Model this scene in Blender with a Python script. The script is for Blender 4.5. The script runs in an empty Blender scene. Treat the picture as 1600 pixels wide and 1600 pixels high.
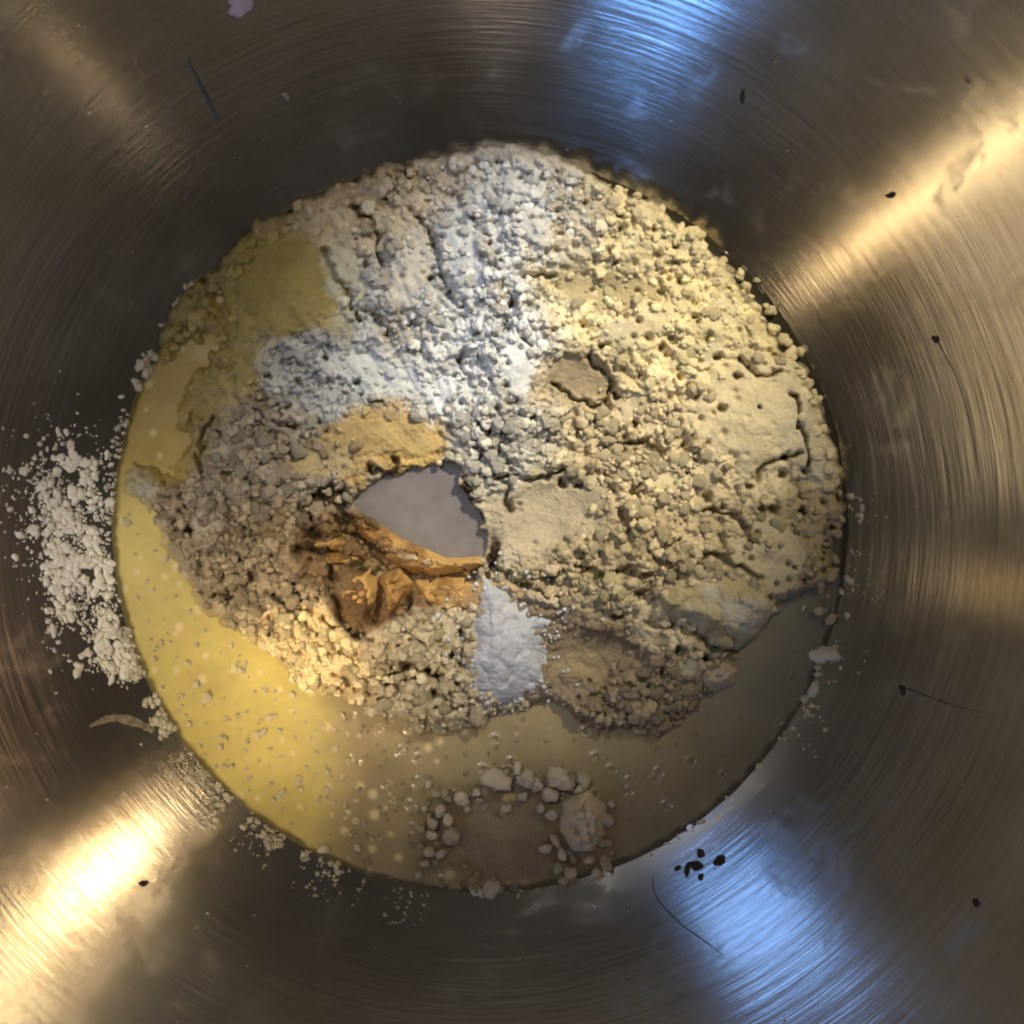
import bpy, math, random
import numpy as np
from mathutils import Vector

scene = bpy.context.scene
col = scene.collection
S = 0.000125                       # metres per unit of the layout grid used below
X0, Y0 = 750.0, 820.0              # bowl axis in that grid
def gx(u): return (np.asarray(u, float) - X0) * S
def gy(v): return (Y0 - np.asarray(v, float)) * S

# ------------------------------------------------------------------ camera
cam = bpy.data.cameras.new("camera"); cam_o = bpy.data.objects.new("camera", cam); col.objects.link(cam_o)
cam_o.location = (0.00625, 0.0025, 0.5)
cam.sensor_width = 36; cam.lens = 90; cam.clip_start = 0.01; cam.clip_end = 20
scene.camera = cam_o

# ------------------------------------------------------------------ world: the dim room
world = bpy.data.worlds.new("World"); scene.world = world; world.use_nodes = True
bg = world.node_tree.nodes["Background"]
bg.inputs[1].default_value = 0.165
_N, _L = world.node_tree.nodes, world.node_tree.links
_tc = _N.new('ShaderNodeTexCoord'); _sp = _N.new('ShaderNodeSeparateXYZ'); _L.new(_tc.outputs['Generated'], _sp.inputs[0])
_cr = _N.new('ShaderNodeValToRGB'); _L.new(_sp.outputs[2], _cr.inputs[0]); _L.new(_cr.outputs[0], bg.inputs[0])
_cr.color_ramp.elements[0].position = .69; _cr.color_ramp.elements[0].color = (.70, .60, .47, 1)      # the walls
_cr.color_ramp.elements[1].position = .77; _cr.color_ramp.elements[1].color = (.25, .23, .20, 1)      # the unlit ceiling

# ------------------------------------------------------------------ lamps of the room, and added unseen ones
def aim(o, target=(0, 0, 0)):
    o.rotation_euler = (Vector(target) - o.location).to_track_quat('-Z', 'Y').to_euler()
def polar(az, el, d):
    a, e = math.radians(az), math.radians(el)
    return (d*math.cos(a)*math.cos(e), d*math.sin(a)*math.cos(e), d*math.sin(e))
def area(name, az, el, d, w, h, power, color, shape='RECTANGLE', spin=0):
    L = bpy.data.lights.new(name, 'AREA'); L.shape = shape; L.size = w; L.size_y = h
    L.energy = power; L.color = color
    o = bpy.data.objects.new(name, L); col.objects.link(o); o.location = polar(az, el, d); aim(o)
    if spin: o.rotation_euler.rotate_axis('Z', math.radians(spin))
    return o
def spot(name, az, el, d, target, ang, power, color, blend=1.0):
    L = bpy.data.lights.new(name, 'SPOT'); L.energy = power; L.color = color
    L.spot_size = math.radians(ang); L.spot_blend = blend; L.shadow_soft_size = 0.02
    o = bpy.data.objects.new(name, L); col.objects.link(o); o.location = polar(az, el, d); aim(o, target)
    return o
WARM = (1.0, 0.70, 0.34)
BLUE = (0.30, 0.52, 1.0)
area('ceiling_lamp', 43, 50, 1.5, 0.11, 0.09, 0.55, WARM, 'ELLIPSE')
area('ceiling_bulb', 43.5, 51, 1.5, 0.03, 0.03, 0.22, (1.0, .84, .58), 'ELLIPSE')
area('added_streak_lamp', -144, 45, 1.6, 0.015, 0.60, 0.50, (1.0, 0.74, 0.38))  # added source for the gold streak of the ceiling lamp
area('added_corner_glow', 46, 38, 1.6, 0.22, 0.12, 0.36, (1.0, .74, .38), 'ELLIPSE')  # added source that carries the warm highlight into the corner
area('small_lamp', -50, 44, 1.6, 0.03, 0.03, 0.025, (1.0, 0.72, 0.4), 'ELLIPSE')
area('window_far', -109.5, 38, 1.6, 0.22, 0.11, 2.5, (0.14, 0.38, 1.0))
area('window_near', 126, 51, 1.6, 0.20, 0.09, 0.46, (0.2, 0.42, 1.0))
area('window_pale', -93.5, 38, 1.6, 0.16, 0.26, 0.26, (0.85, 0.72, 0.66))
area('side_lamp', 174, 48, 1.6, 0.10, 0.10, 0.04, WARM)
area('added_glow', 15, 36, 1.8, 0.8, 0.5, 1.0, (1.0, 0.55, 0.28))  # added unseen sources that warm the left and right steel
area('added_glow', 200, 37, 1.8, 0.8, 0.6, 1.3, (1.0, 0.76, 0.44))
spot('added_key_spot', 55, 47, 1.6, (.014, .018, 0), 3.9, 165, (1.0, 0.90, 0.66), .8)  # added unseen spot that brightens the flour
spot('added_fill_spot', 130, 72, 1.6, (-.004, .0, 0), 4.9, 20, (1.0, 0.93, 0.84), .4)  # added unseen fill for the flour
spot('added_beam_warm', 222, 50, 1.5, (float(gx(500)), float(gy(1035)), .004), 1.4, 190, (1.0, 0.76, 0.44))  # beams: added spots standing in for light the bowl focuses
spot('added_beam_warm_wide', 222, 60, 1.5, (float(gx(390)), float(gy(1100)), 0), 3.2, 60, (1.0, 0.80, 0.46))
spot('beam_blue', 97, 60, 1.5, (float(gx(800)), float(gy(400)), .008), 1.9, 52, (0.28, 0.48, 1.0))
spot('beam_blue_inner', 97, 62, 1.5, (float(gx(640)), float(gy(600)), .008), 2.0, 40, (0.24, 0.48, 1.0))
spot('added_beam_blue_low', 97, 60, 1.5, (float(gx(790)), float(gy(1010)), .004), 1.4, 40, (0.5, 0.62, 1.0))
spot('added_beam_side', 195, 62, 1.5, (float(gx(130)), float(gy(870)), .006), 2.6, 50, (1.0, 0.92, 0.80))  # added spot that brightens the spilled flour

scene.view_settings.view_transform = 'Standard'; scene.view_settings.look = 'None'
scene.view_settings.exposure = 0.0; scene.view_settings.gamma = 1.0
scene.render.engine = 'CYCLES'; scene.cycles.filter_width = 2.1; scene.cycles.max_bounces = 6; scene.cycles.sample_clamp_indirect = 3

# ------------------------------------------------------------------ noise tools
rng = np.random.default_rng(7); random.seed(7)
def vnoise(x, y, seed):
    r = np.random.default_rng(seed); T = r.random((256, 256))
    xi = np.floor(x).astype(int); yi = np.floor(y).astype(int); fx = x-xi; fy = y-yi
    fx = fx*fx*fx*(fx*(fx*6-15)+10); fy = fy*fy*fy*(fy*(fy*6-15)+10)
    a = T[yi & 255, xi & 255]; b = T[yi & 255, (xi+1) & 255]; c = T[(yi+1) & 255, xi & 255]; d = T[(yi+1) & 255, (xi+1) & 255]
    return (a*(1-fx)+b*fx)*(1-fy)+(c*(1-fx)+d*fx)*fy
def fbm(x, y, scale, seed, octs=4, gain=.5):
    s = 0; a = 1; t = 0
    for k in range(octs):
        an = .7*k+.3; c_, s_ = math.cos(an), math.sin(an)
        s = s + a*vnoise((x*c_-y*s_)/scale*2**k+17.3*k, (x*s_+y*c_)/scale*2**k+5.1*k, seed+k); t += a; a *= gain
    return s/t
def worley(x, y, cell, seed):
    r = np.random.default_rng(seed); JX = r.random((256, 256)); JY = r.random((256, 256)); ID = r.random((256, 256))
    u = x/cell; v = y/cell; ui = np.floor(u).astype(int); vi = np.floor(v).astype(int)
    f1 = np.full(x.shape, 9.); f2 = np.full(x.shape, 9.); idv = np.zeros(x.shape)
    for i in (-1, 0, 1):
        for j in (-1, 0, 1):
            cu = ui+i; cv = vi+j
            d = np.hypot(cu+JX[cv & 255, cu & 255]-u, cv+JY[cv & 255, cu & 255]-v)
            m = d < f1
            f2 = np.where(m, f1, np.minimum(f2, d)); idv = np.where(m, ID[cv & 255, cu & 255], idv); f1 = np.where(m, d, f1)
    return f1, f2, idv
def sstep(a, b, x):
    t = np.clip((x-a)/(b-a), 0, 1); return t*t*(3-2*t)
def sdpoly(x, y, poly):
    """signed distance to polygon, positive inside"""
    P = np.array(poly, float); d = np.full(x.shape, 1e9); ins = np.zeros(x.shape, bool)
    for i in range(len(P)):
        a = P[i]; b = P[(i+1) % len(P)]; e = b-a; L = (e**2).sum()
        t = np.clip(((x-a[0])*e[0]+(y-a[1])*e[1])/L, 0, 1)
        d = np.minimum(d, np.hypot(x-a[0]-t*e[0], y-a[1]-t*e[1]))
        c = ((a[1] > y) != (b[1] > y))
        if abs(e[1]) > 1e-9: ins ^= c & (x < e[0]*(y-a[1])/e[1]+a[0])
    return np.where(ins, d, -d)
def blob(x, y, cx, cy, rx, ry, rot=0):
    c, s = math.cos(math.radians(rot)), math.sin(math.radians(rot))
    dx, dy = x-cx, y-cy
    return np.exp(-((dx*c+dy*s)/rx)**2-((-dx*s+dy*c)/ry)**2)

# ------------------------------------------------------------------ material tools
def mat(name):
    m = bpy.data.materials.new(name); m.use_nodes = True
    return m, m.node_tree.nodes, m.node_tree.links, m.node_tree.nodes["Principled BSDF"]
def simple(name, c, rough=.8, vary=.25, scale=900, bump=.3, metal=0, coat=0, sss=0):
    m, N, L, P = mat(name)
    tc = N.new('ShaderNodeTexCoord'); n = N.new('ShaderNodeTexNoise'); n.inputs['Scale'].default_value = scale; n.inputs['Detail'].default_value = 4
    L.new(tc.outputs['Object'], n.inputs['Vector'])
    r = N.new('ShaderNodeValToRGB'); L.new(n.outputs['Fac'], r.inputs[0])
    r.color_ramp.elements[0].position = .3; r.color_ramp.elements[1].position = .7
    r.color_ramp.elements[0].color = tuple(v*(1-vary) for v in c)+(1,); r.color_ramp.elements[1].color = tuple(min(1, v*(1+vary)) for v in c)+(1,)
    L.new(r.outputs[0], P.inputs['Base Color']); P.inputs['Roughness'].default_value = rough; P.inputs['Metallic'].default_value = metal
    P.inputs['Coat Weight'].default_value = coat
    if sss:
        P.inputs['Subsurface Weight'].default_value = sss; P.inputs['Subsurface Radius'].default_value = (.002, .0014, .0008); P.inputs['Subsurface Scale'].default_value = 1
    if bump:
        b = N.new('ShaderNodeBump'); b.inputs['Strength'].default_value = bump; b.inputs['Distance'].default_value = .0004
        L.new(n.outputs['Fac'], b.inputs['Height']); L.new(b.outputs[0], P.inputs['Normal'])
    return m
def attr_mat(name, rough, bump, scale, spec=.5, sss=0, mottle=.12, rattr=False):
    """colour comes from the mesh's own 'col' attribute (soaked, dry, toasted flour) with grain on top"""
    m, N, L, P = mat(name)
    a = N.new('ShaderNodeAttribute'); a.attribute_name = 'col'
    tc = N.new('ShaderNodeTexCoord'); n = N.new('ShaderNodeTexNoise'); n.inputs['Scale'].default_value = scale; n.inputs['Detail'].default_value = 5; n.inputs['Roughness'].default_value = .65
    L.new(tc.outputs['Object'], n.inputs['Vector'])
    mr = N.new('ShaderNodeMapRange'); mr.inputs['From Min'].default_value = .3; mr.inputs['From Max'].default_value = .7; mr.inputs['To Min'].default_value = 1-mottle; mr.inputs['To Max'].default_value = 1+mottle
    L.new(n.outputs['Fac'], mr.inputs['Value'])
    mx = N.new('ShaderNodeVectorMath'); mx.operation = 'SCALE'; L.new(a.outputs['Color'], mx.inputs[0]); L.new(mr.outputs[0], mx.inputs['Scale'])
    L.new(mx.outputs[0], P.inputs['Base Color']); P.inputs['Roughness'].default_value = rough; P.inputs['Specular IOR Level'].default_value = spec
    if rattr:
        L.new(a.outputs['Alpha'], P.inputs['Roughness'])
    if sss:
        P.inputs['Subsurface Weight'].default_value = sss; P.inputs['Subsurface Radius'].default_value = (.002, .0012, .0006); P.inputs['Subsurface Scale'].default_value = 1
    b = N.new('ShaderNodeBump'); b.inputs['Strength'].default_value = bump; b.inputs['Distance'].default_value = .0005
    L.new(n.outputs['Fac'], b.inputs['Height']); L.new(b.outputs[0], P.inputs['Normal'])
    return m

def steel():
    m, N, L, P = mat('brushed_steel')
    P.inputs['Metallic'].default_value = 1; P.inputs['Roughness'].default_value = .33
    P.inputs['Anisotropic'].default_value = .64; P.inputs['Anisotropic Rotation'].default_value = ANROT
    tg = N.new('ShaderNodeTangent'); tg.direction_type = 'RADIAL'; tg.axis = 'Z'; L.new(tg.outputs[0], P.inputs['Tangent'])
    tc = N.new('ShaderNodeTexCoord'); sp = N.new('ShaderNodeSeparateXYZ'); L.new(tc.outputs['Object'], sp.inputs[0])
    def M(op, a, b=None, c=None):
        n = N.new('ShaderNodeMath'); n.operation = op
        for k, v in enumerate((a, b, c)):
            if v is None: continue
            if isinstance(v, (int, float)): n.inputs[k].default_value = v
            else: L.new(v, n.inputs[k])
        return n.outputs[0]
    r = M('SQRT', M('ADD', M('MULTIPLY', sp.outputs[0], sp.outputs[0]), M('MULTIPLY', sp.outputs[1], sp.outputs[1])))
    # direction components instead of the angle: no seam
    dx = M('DIVIDE', sp.outputs[0], M('MAXIMUM', r, 1e-5)); dy = M('DIVIDE', sp.outputs[1], M('MAXIMUM', r, 1e-5))
    def groove(rs, as_, detail, rough):
        cb = N.new('ShaderNodeCombineXYZ')
        L.new(M('MULTIPLY', r, rs), cb.inputs[0]); L.new(M('MULTIPLY', dx, as_), cb.inputs[1]); L.new(M('MULTIPLY', dy, as_), cb.inputs[2])
        n = N.new('ShaderNodeTexNoise'); n.inputs['Scale'].default_value = 1; n.inputs['Detail'].default_value = detail; n.inputs['Roughness'].default_value = rough
        L.new(cb.outputs[0], n.inputs['Vector']); return n.outputs['Fac']
    fine = groove(1500, 5, 3, .7)
    coarse = groove(520, 2.2, 2, .5)
    patch = N.new('ShaderNodeTexNoise'); patch.inputs['Scale'].default_value = 22; patch.inputs['Detail'].default_value = 2; L.new(tc.outputs['Object'], patch.inputs['Vector'])
    pk = N.new('ShaderNodeMapRange'); pk.inputs['From Min'].default_value = .42; pk.inputs['From Max'].default_value = .62; L.new(patch.outputs['Fac'], pk.inputs['Value'])
    h = M('ADD', M('MULTIPLY', fine, .32), M('MULTIPLY', coarse, M('ADD', M('MULTIPLY', pk.outputs[0], .75), .15)))
    b = N.new('ShaderNodeBump'); b.inputs['Strength'].default_value = 1; b.inputs['Distance'].default_value = .000085
    L.new(h, b.inputs['Height']); L.new(b.outputs[0], P.inputs['Normal'])
    # film of use: slight tint and roughness change
    sm = N.new('ShaderNodeTexNoise'); sm.inputs['Scale'].default_value = 38; sm.inputs['Detail'].default_value = 5; L.new(tc.outputs['Object'], sm.inputs['Vector'])
    cr = N.new('ShaderNodeValToRGB'); L.new(sm.outputs['Fac'], cr.inputs[0])
    cr.color_ramp.elements[0].position = .3; cr.color_ramp.elements[0].color = (.44, .39, .33, 1)
    cr.color_ramp.elements[1].position = .7; cr.color_ramp.elements[1].color = (.60, .57, .52, 1)
    gv = N.new('ShaderNodeMapRange'); gv.inputs['From Min'].default_value = .3; gv.inputs['From Max'].default_value = .7; gv.inputs['To Min'].default_value = .91; gv.inputs['To Max'].default_value = 1.10; L.new(fine, gv.inputs['Value'])
    sc_ = N.new('ShaderNodeVectorMath'); sc_.operation = 'SCALE'; L.new(cr.outputs[0], sc_.inputs[0]); L.new(gv.outputs[0], sc_.inputs['Scale']); L.new(sc_.outputs[0], P.inputs['Base Color'])
    mr = N.new('ShaderNodeMapRange'); mr.inputs['To Min'].default_value = .13; mr.inputs['To Max'].default_value = .20; L.new(sm.outputs['Fac'], mr.inputs['Value'])
    s2 = N.new('ShaderNodeTexNoise'); s2.inputs['Scale'].default_value = 75; s2.inputs['Detail'].default_value = 7; s2.inputs['Roughness'].default_value = .65; s2.inputs['Distortion'].default_value = .6; L.new(tc.outputs['Object'], s2.inputs['Vector'])
    s3 = N.new('ShaderNodeMapRange'); s3.inputs['From Min'].default_value = .56; s3.inputs['From Max'].default_value = .68; s3.inputs['To Max'].default_value = .10; L.new(s2.outputs['Fac'], s3.inputs['Value'])
    L.new(M('ADD', mr.outputs[0], s3.outputs[0]), P.inputs['Roughness'])
    return m
ANROT = 0.25

# ------------------------------------------------------------------ object tools
def mesh_obj(name, verts, faces, m, parent=None, smooth=True, cols=None):
    me = bpy.data.meshes.new(name)
    verts = np.asarray(verts, np.float32); faces = np.asarray(faces, np.int32)
    k = faces.shape[1]
    me.vertices.add(len(verts)); me.vertices.foreach_set('co', verts.ravel())
    me.loops.add(faces.size); me.loops.foreach_set('vertex_index', faces.ravel())
    me.polygons.add(len(faces)); me.polygons.foreach_set('loop_start', np.arange(0, faces.size, k, dtype=np.int32))
    me.polygons.foreach_set('loop_total', np.full(len(faces), k, np.int32))
    me.polygons.foreach_set('use_smooth', np.full(len(faces), smooth))
    me.update(calc_edges=True); me.validate()
    if cols is not None:
        a = me.color_attributes.new('col', 'FLOAT_COLOR', 'POINT'); a.data.foreach_set('color', np.asarray(cols, np.float32).ravel())
    me.materials.append(m)
    o = bpy.data.objects.new(name, me); col.objects.link(o); o.parent = parent
    return o
def empty(name, loc=(0, 0, 0)):
    o = bpy.data.objects.new(name, None); col.objects.link(o); o.location = loc; o.empty_display_size = .01; return o
def tag(o, label, cat, group=None, kind=None):
    o['label'] = label; o['category'] = cat
    if group: o['group'] = group
    if kind: o['kind'] = kind
    return o
def lathe(name, prof, m, seg=360, parent=None):
    prof = np.array(prof); n = len(prof); a = np.linspace(0, 2*math.pi, seg, endpoint=False)
    V = np.stack([prof[None, :, 0]*np.cos(a)[:, None], prof[None, :, 0]*np.sin(a)[:, None], np.repeat(prof[None, :, 1], seg, 0)], -1).reshape(-1, 3)
    i = np.arange(seg)[:, None]; j = np.arange(n-1)[None, :]; i2 = (i+1) % seg
    F = np.stack([i*n+j, i2*n+j, i2*n+j+1, i*n+j+1], -1).reshape(-1, 4)
    return mesh_obj(name, V, F, m, parent)

# ================================================================== BOWL
RR = np.linspace(0, .152, 1521)
def slope(r): return np.radians(np.interp(r, [0, .040, .050, .0715, .095, .125, .152], [0, 0, 8, 20, 27, 34, 40]))
ZZ = np.concatenate([[0], np.cumsum(np.tan((slope(RR[1:])+slope(RR[:-1]))/2)*np.diff(RR))]); ZZ -= np.interp(.0715, RR, ZZ)
def bowl_z(r): return np.interp(r, RR, ZZ)
def bowl_n(x, y):
    r = math.hypot(x, y); a = float(slope(r)); return Vector((-math.sin(a)*x/r, -math.sin(a)*y/r, math.cos(a)))
STEEL = steel()
bowl = empty('mixing_bowl', (0, 0, float(ZZ[0])-.0012))
tag(bowl, 'wide brushed stainless steel mixing bowl holding flour and melted butter', 'bowl')
zb = float(ZZ[0])-.0012
inner = [(max(r, 1e-5), float(bowl_z(r))-zb) for r in np.linspace(0, .152, 100)]
bw = lathe('bowl_wall', inner, STEEL, parent=bowl)
rimz = float(bowl_z(.152))-zb
lathe('rim', [(.152, rimz), (.1535, rimz+.0006), (.1558, rimz+.0004), (.1568, rimz-.0010), (.1560, rimz-.0026), (.1540, rimz-.0028)], STEEL, parent=bowl)
lathe('outer_shell', [(.1540, rimz-.0028), (.1522, rimz-.0036)]+[(r, max(0, float(bowl_z(r))-zb-.0012)) for r in np.linspace(.1505, .043, 60)]+[(.040, 0), (1e-5, .0002)], STEEL, parent=bowl)
# the counter under it
ct_m = simple('counter_stone', (.16, .13, .10), .35, .35, 60, 0)
def box(name, x0, x1, y0, y1, z0, z1, m):
    V = [(x, y, z) for x in (x0, x1) for y in (y0, y1) for z in (z0, z1)]
    return mesh_obj(name, V, [(0, 1, 3, 2), (4, 6, 7, 5), (0, 4, 5, 1), (2, 3, 7, 6), (0, 2, 6, 4), (1, 5, 7, 3)], m, smooth=False)
ct = box('countertop', -.9, .9, -.6, .6, zb-.03, zb, ct_m); ct['kind'] = 'structure'

# ================================================================== LAYOUT FIELDS
HEAP = [(205, 690), (235, 600), (262, 520), (300, 455), (372, 385), (400, 355), (480, 318), (560, 283), (640, 265), (720, 252), (790, 240), (850, 255), (905, 275), (965, 300),
        (1030, 340), (1085, 385), (1130, 430), (1170, 490), (1215, 550), (1255, 610), (1290, 670), (1303, 725), (1315, 790), (1310, 860), (1295, 915), (1235, 935), (1205, 965), (1165, 1005), (1140, 1065), (1085, 1120),
        (1030, 1145), (960, 1145), (900, 1125), (865, 1095), (810, 1110), (730, 1140), (660, 1150), (590, 1125), (545, 1090), (490, 1080), (440, 1055), (385, 1000), (330, 960), (290, 920),
        (262, 860), (245, 800), (200, 770), (185, 730)]
POOL = [(545, 792), (568, 765), (612, 742), (655, 735), (705, 730), (728, 760), (742, 800), (758, 845), (757, 872), (715, 882), (655, 868), (600, 832)]
#   zone: cx cy rx ry rot | colour | lump size weight: coarse, mid, fine, smooth | roughness
ZONES = [
 (1050, 480, 190, 170, 0,  (.66, .57, .35), 1.0, .9, .5, .85),
 (1180, 650,  95, 110, 0,  (.62, .54, .36), .15, .15, .3, .8),
 (1000, 700, 140, 120, 0,  (.50, .42, .28), .9, 1., .6, .85),
 (1200, 850, 110, 90, 0,   (.36, .30, .19), 1., .8, .5, .8),
 (900, 590, 75, 60, 20,    (.38, .31, .20), .5, .3, .3, .55),
 (930, 450, 110, 45, 10,   (.46, .39, .22), .5, .4, .3, .6),
 (790, 330, 110, 120, 0,   (.62, .605, .56), .6, .8, 1.1, .9),
 (600, 330, 120, 90, 0,    (.62, .52, .36), .8, .7, .7, .8),
 (650, 480, 130, 110, 0,   (.53, .51, .45), .5, .7, 1.1, .9),
 (780, 520, 80, 110, 0,    (.57, .56, .53), .5, .8, 1.2, .9),
 (560, 570, 150, 65, 10,   (.46, .45, .42), .3, .6, 1.1, .9),
 (470, 450, 85, 85, 0,     (.38, .30, .10), .25, .1, .2, .4),
 (330, 540, 90, 90, 0,     (.42, .34, .14), .6, .5, .5, .5),
 (255, 680, 60, 70, 0,     (.36, .26, .07), .2, .1, .2, .35),
 (215, 750, 40, 40, 0,     (.44, .42, .36), .2, .2, .3, .5),
 (390, 720, 130, 90, 0,    (.38, .32, .24), .5, 1., 1., .85),
 (370, 860, 130, 100, 0,   (.35, .28, .185), .6, 1.1, 1., .8),
 (590, 690, 90, 42, 0,     (.46, .31, .11), .4, .3, .4, .45),
 (800, 680, 80, 80, 0,     (.44, .42, .37), .4, 1.1, 1.1, .85),
 (870, 800, 90, 60, -15,   (.40, .35, .25), .35, .2, .3, .5),
 (960, 870, 130, 80, 0,    (.40, .33, .21), .8, 1.1, .9, .8),
 (540, 860, 80, 50, 0,     (.17, .105, .05), .9, .8, .4, .45),
 (600, 930, 60, 46, 0,     (.13, .07, .028), .6, .4, .3, .4),
 (700, 920, 70, 30, 0,     (.34, .22, .10), .3, .3, .3, .45),
 (500, 1020, 90, 60, 20,   (.68, .54, .30), .4, 1., .9, .75),
 (660, 1040, 110, 80, 0,   (.42, .36, .25), .4, 1.1, 1.1, .8),
 (900, 1010, 100, 70, 0,   (.20, .15, .10), .4, .3, .4, .45),
 (1000, 1080, 120, 60, 0,  (.27, .22, .15), .5, 1., .9, .6),
 (1120, 940, 110, 80, 0,   (.44, .38, .27), .9, .8, .5, .7),
 (1290, 880, 40, 60, 0,    (.36, .29, .18), .5, .8, .7, .7),
]
def fields(x, y):
    wsum = np.zeros(x.shape)+1e-6; acc = np.zeros(x.shape+(7,))
    wx = x+(fbm(x, y, 60, 301)-.5)*90; wy = y+(fbm(x, y, 60, 311)-.5)*90
    for (cx, cy, rx, ry, rot, c, a, b, d, ro) in ZONES:
        w = blob(wx, wy, cx, cy, rx, ry, rot)**2.6
        acc += w[..., None]*np.array([c[0], c[1], c[2], a, b, d, ro]); wsum += w
    base = np.array([.52, .45, .31, .5, .6, .6, .8])
    acc += 1e-3*base; wsum += 1e-3
    return acc/wsum[..., None]
#   smooth plates: cx cy rx ry rot | height | colour
PLATES = [(950, 455, 75, 30, 5, -.2, (.40, .33, .18)), (905, 590, 60, 34, 20, -.6, (.30, .24, .15)), (1178, 645, 100, 85, 10, .7, (.60, .52, .34)), (1262, 695, 42, 60, -15, .9, (.56, .50, .36)),
    (865, 800, 85, 55, -15, -.1, (.36, .31, .22)), (1195, 860, 62, 50, 20, .6, (.44, .38, .26)), (1040, 745, 62, 24, -8, .8, (.60, .52, .33)), (975, 520, 34, 26, 0, .7, (.55, .48, .32)), (1020, 500, 34, 28, 0, .7, (.60, .52, .33)),
    (455, 450, 80, 72, 0, .4, (.36, .28, .09)), (545, 440, 34, 52, -20, .4, (.56, .52, .36)), (640, 420, 28, 60, 12, .3, (.60, .55, .44)), (720, 400, 30, 80, -10, .6, (.62, .61, .56)), (440, 835, 30, 34, 0, .2, (.24, .16, .08)),
    (600, 685, 100, 26, 2, .5, (.42, .30, .12)), (505, 720, 50, 28, 0, .2, (.42, .33, .17)), (925, 1025, 78, 40, 5, -.6, (.20, .155, .10)), (335, 820, 26, 36, 10, .7, (.44, .38, .30)), (705, 930, 48, 16, 0, .2, (.30, .19, .09)),
    (600, 590, 90, 26, 15, .3, (.55, .55, .50)), (700, 620, 55, 26, 20, .5, (.62, .62, .60)), (810, 560, 26, 55, 5, .5, (.62, .62, .60)), (1000, 650, 36, 24, 30, .4, (.52, .44, .30)), (1090, 560, 34, 24, -20, .6, (.60, .53, .36)), (1130, 500, 40, 26, 40, .6, (.62, .55, .36))]
CRACKS = [([(530, 800), (570, 845), (612, 880), (670, 900), (755, 893)], 9), ([(592, 895), (590, 930), (578, 960)], 7), ([(645, 900), (640, 935), (622, 965)], 7), ([(520, 890), (522, 930), (550, 990)], 6), ([(330, 655), (318, 700), (320, 745)], 5), ([(505, 395), (540, 450), (565, 505)], 4), ([(655, 345), (680, 400), (700, 455), (722, 480)], 3.5), ([(815, 440), (870, 440)], 4), ([(800, 470), (812, 520), (830, 545)], 4),
    ([(720, 560), (740, 590)], 5), ([(740, 690), (790, 760), (800, 800)], 5), ([(780, 745), (850, 750), (890, 735)], 4), ([(1015, 975), (1060, 978), (1110, 1005), (1160, 1018)], 5), ([(1055, 900), (1100, 872), (1150, 885), (1180, 900)], 5),
    ([(920, 560), (950, 600), (930, 650)], 3.5), ([(860, 600), (900, 625), (950, 640)], 3.5), ([(1240, 620), (1250, 680), (1262, 730)], 3), ([(1150, 560), (1180, 590), (1210, 585)], 3.5), ([(1180, 750), (1200, 720), (1240, 715)], 4),
    ([(1100, 790), (1150, 810), (1175, 850)], 4), ([(960, 700), (1000, 690), (1030, 720)], 4), ([(400, 640), (450, 670), (500, 660)], 3.5), ([(285, 900), (330, 930), (380, 925)], 3.5), ([(430, 930), (480, 960), (540, 985)], 4),
    ([(770, 880), (800, 905), (850, 930)], 5), ([(900, 880), (930, 905), (990, 890)], 4), ([(600, 1060), (650, 1040), (700, 1065)], 3.5), ([(560, 330), (590, 370), (600, 420)], 3.5)]
HOLES = [(rng_u, rng_v, r_h) for rng_u, rng_v, r_h in [(1135, 455, 7), (1118, 560, 6), (1125, 640, 6), (1090, 700, 5), (1085, 715, 5), (1060, 590, 5), (1045, 650, 5), (990, 665, 6), (1000, 590, 6), (940, 545, 6), (1210, 560, 7), (1225, 715, 6), (1220, 740, 7), (1255, 735, 6),
    (1100, 780, 7), (1075, 740, 6), (985, 770, 6), (905, 760, 5), (880, 755, 6), (960, 620, 5), (1030, 545, 5), (1150, 590, 5), (1180, 640, 3), (1235, 620, 6), (675, 438, 6), (735, 575, 7), (790, 520, 8), (800, 480, 7), (790, 605, 6), (470, 860, 9), (495, 830, 9), (520, 865, 9),
    (800, 630, 8), (830, 655, 7), (1205, 795, 7), (1250, 800, 6), (1165, 760, 5), (1290, 860, 6), (870, 905, 9), (905, 870, 7), (1000, 930, 8), (960, 960, 8), (1060, 1015, 9), (1030, 1050, 8), (1100, 1030, 8), (620, 720, 6), (585, 735, 8), (360, 745, 7), (300, 830, 7), (400, 900, 7), (350, 900, 6),
    (470, 930, 7), (540, 1020, 6), (600, 1090, 6), (680, 1080, 7), (730, 1040, 5), (560, 600, 5), (510, 560, 5), (470, 600, 5), (420, 590, 5)]]
def sdline(x, y, P):
    d = np.full(x.shape, 1e9); P = np.array(P, float)
    for i in range(len(P)-1):
        a = P[i]; e = P[i+1]-a; t = np.clip(((x-a[0])*e[0]+(y-a[1])*e[1])/(e@e), 0, 1); d = np.minimum(d, np.hypot(x-a[0]-t*e[0], y-a[1]-t*e[1]))
    return d
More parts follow.
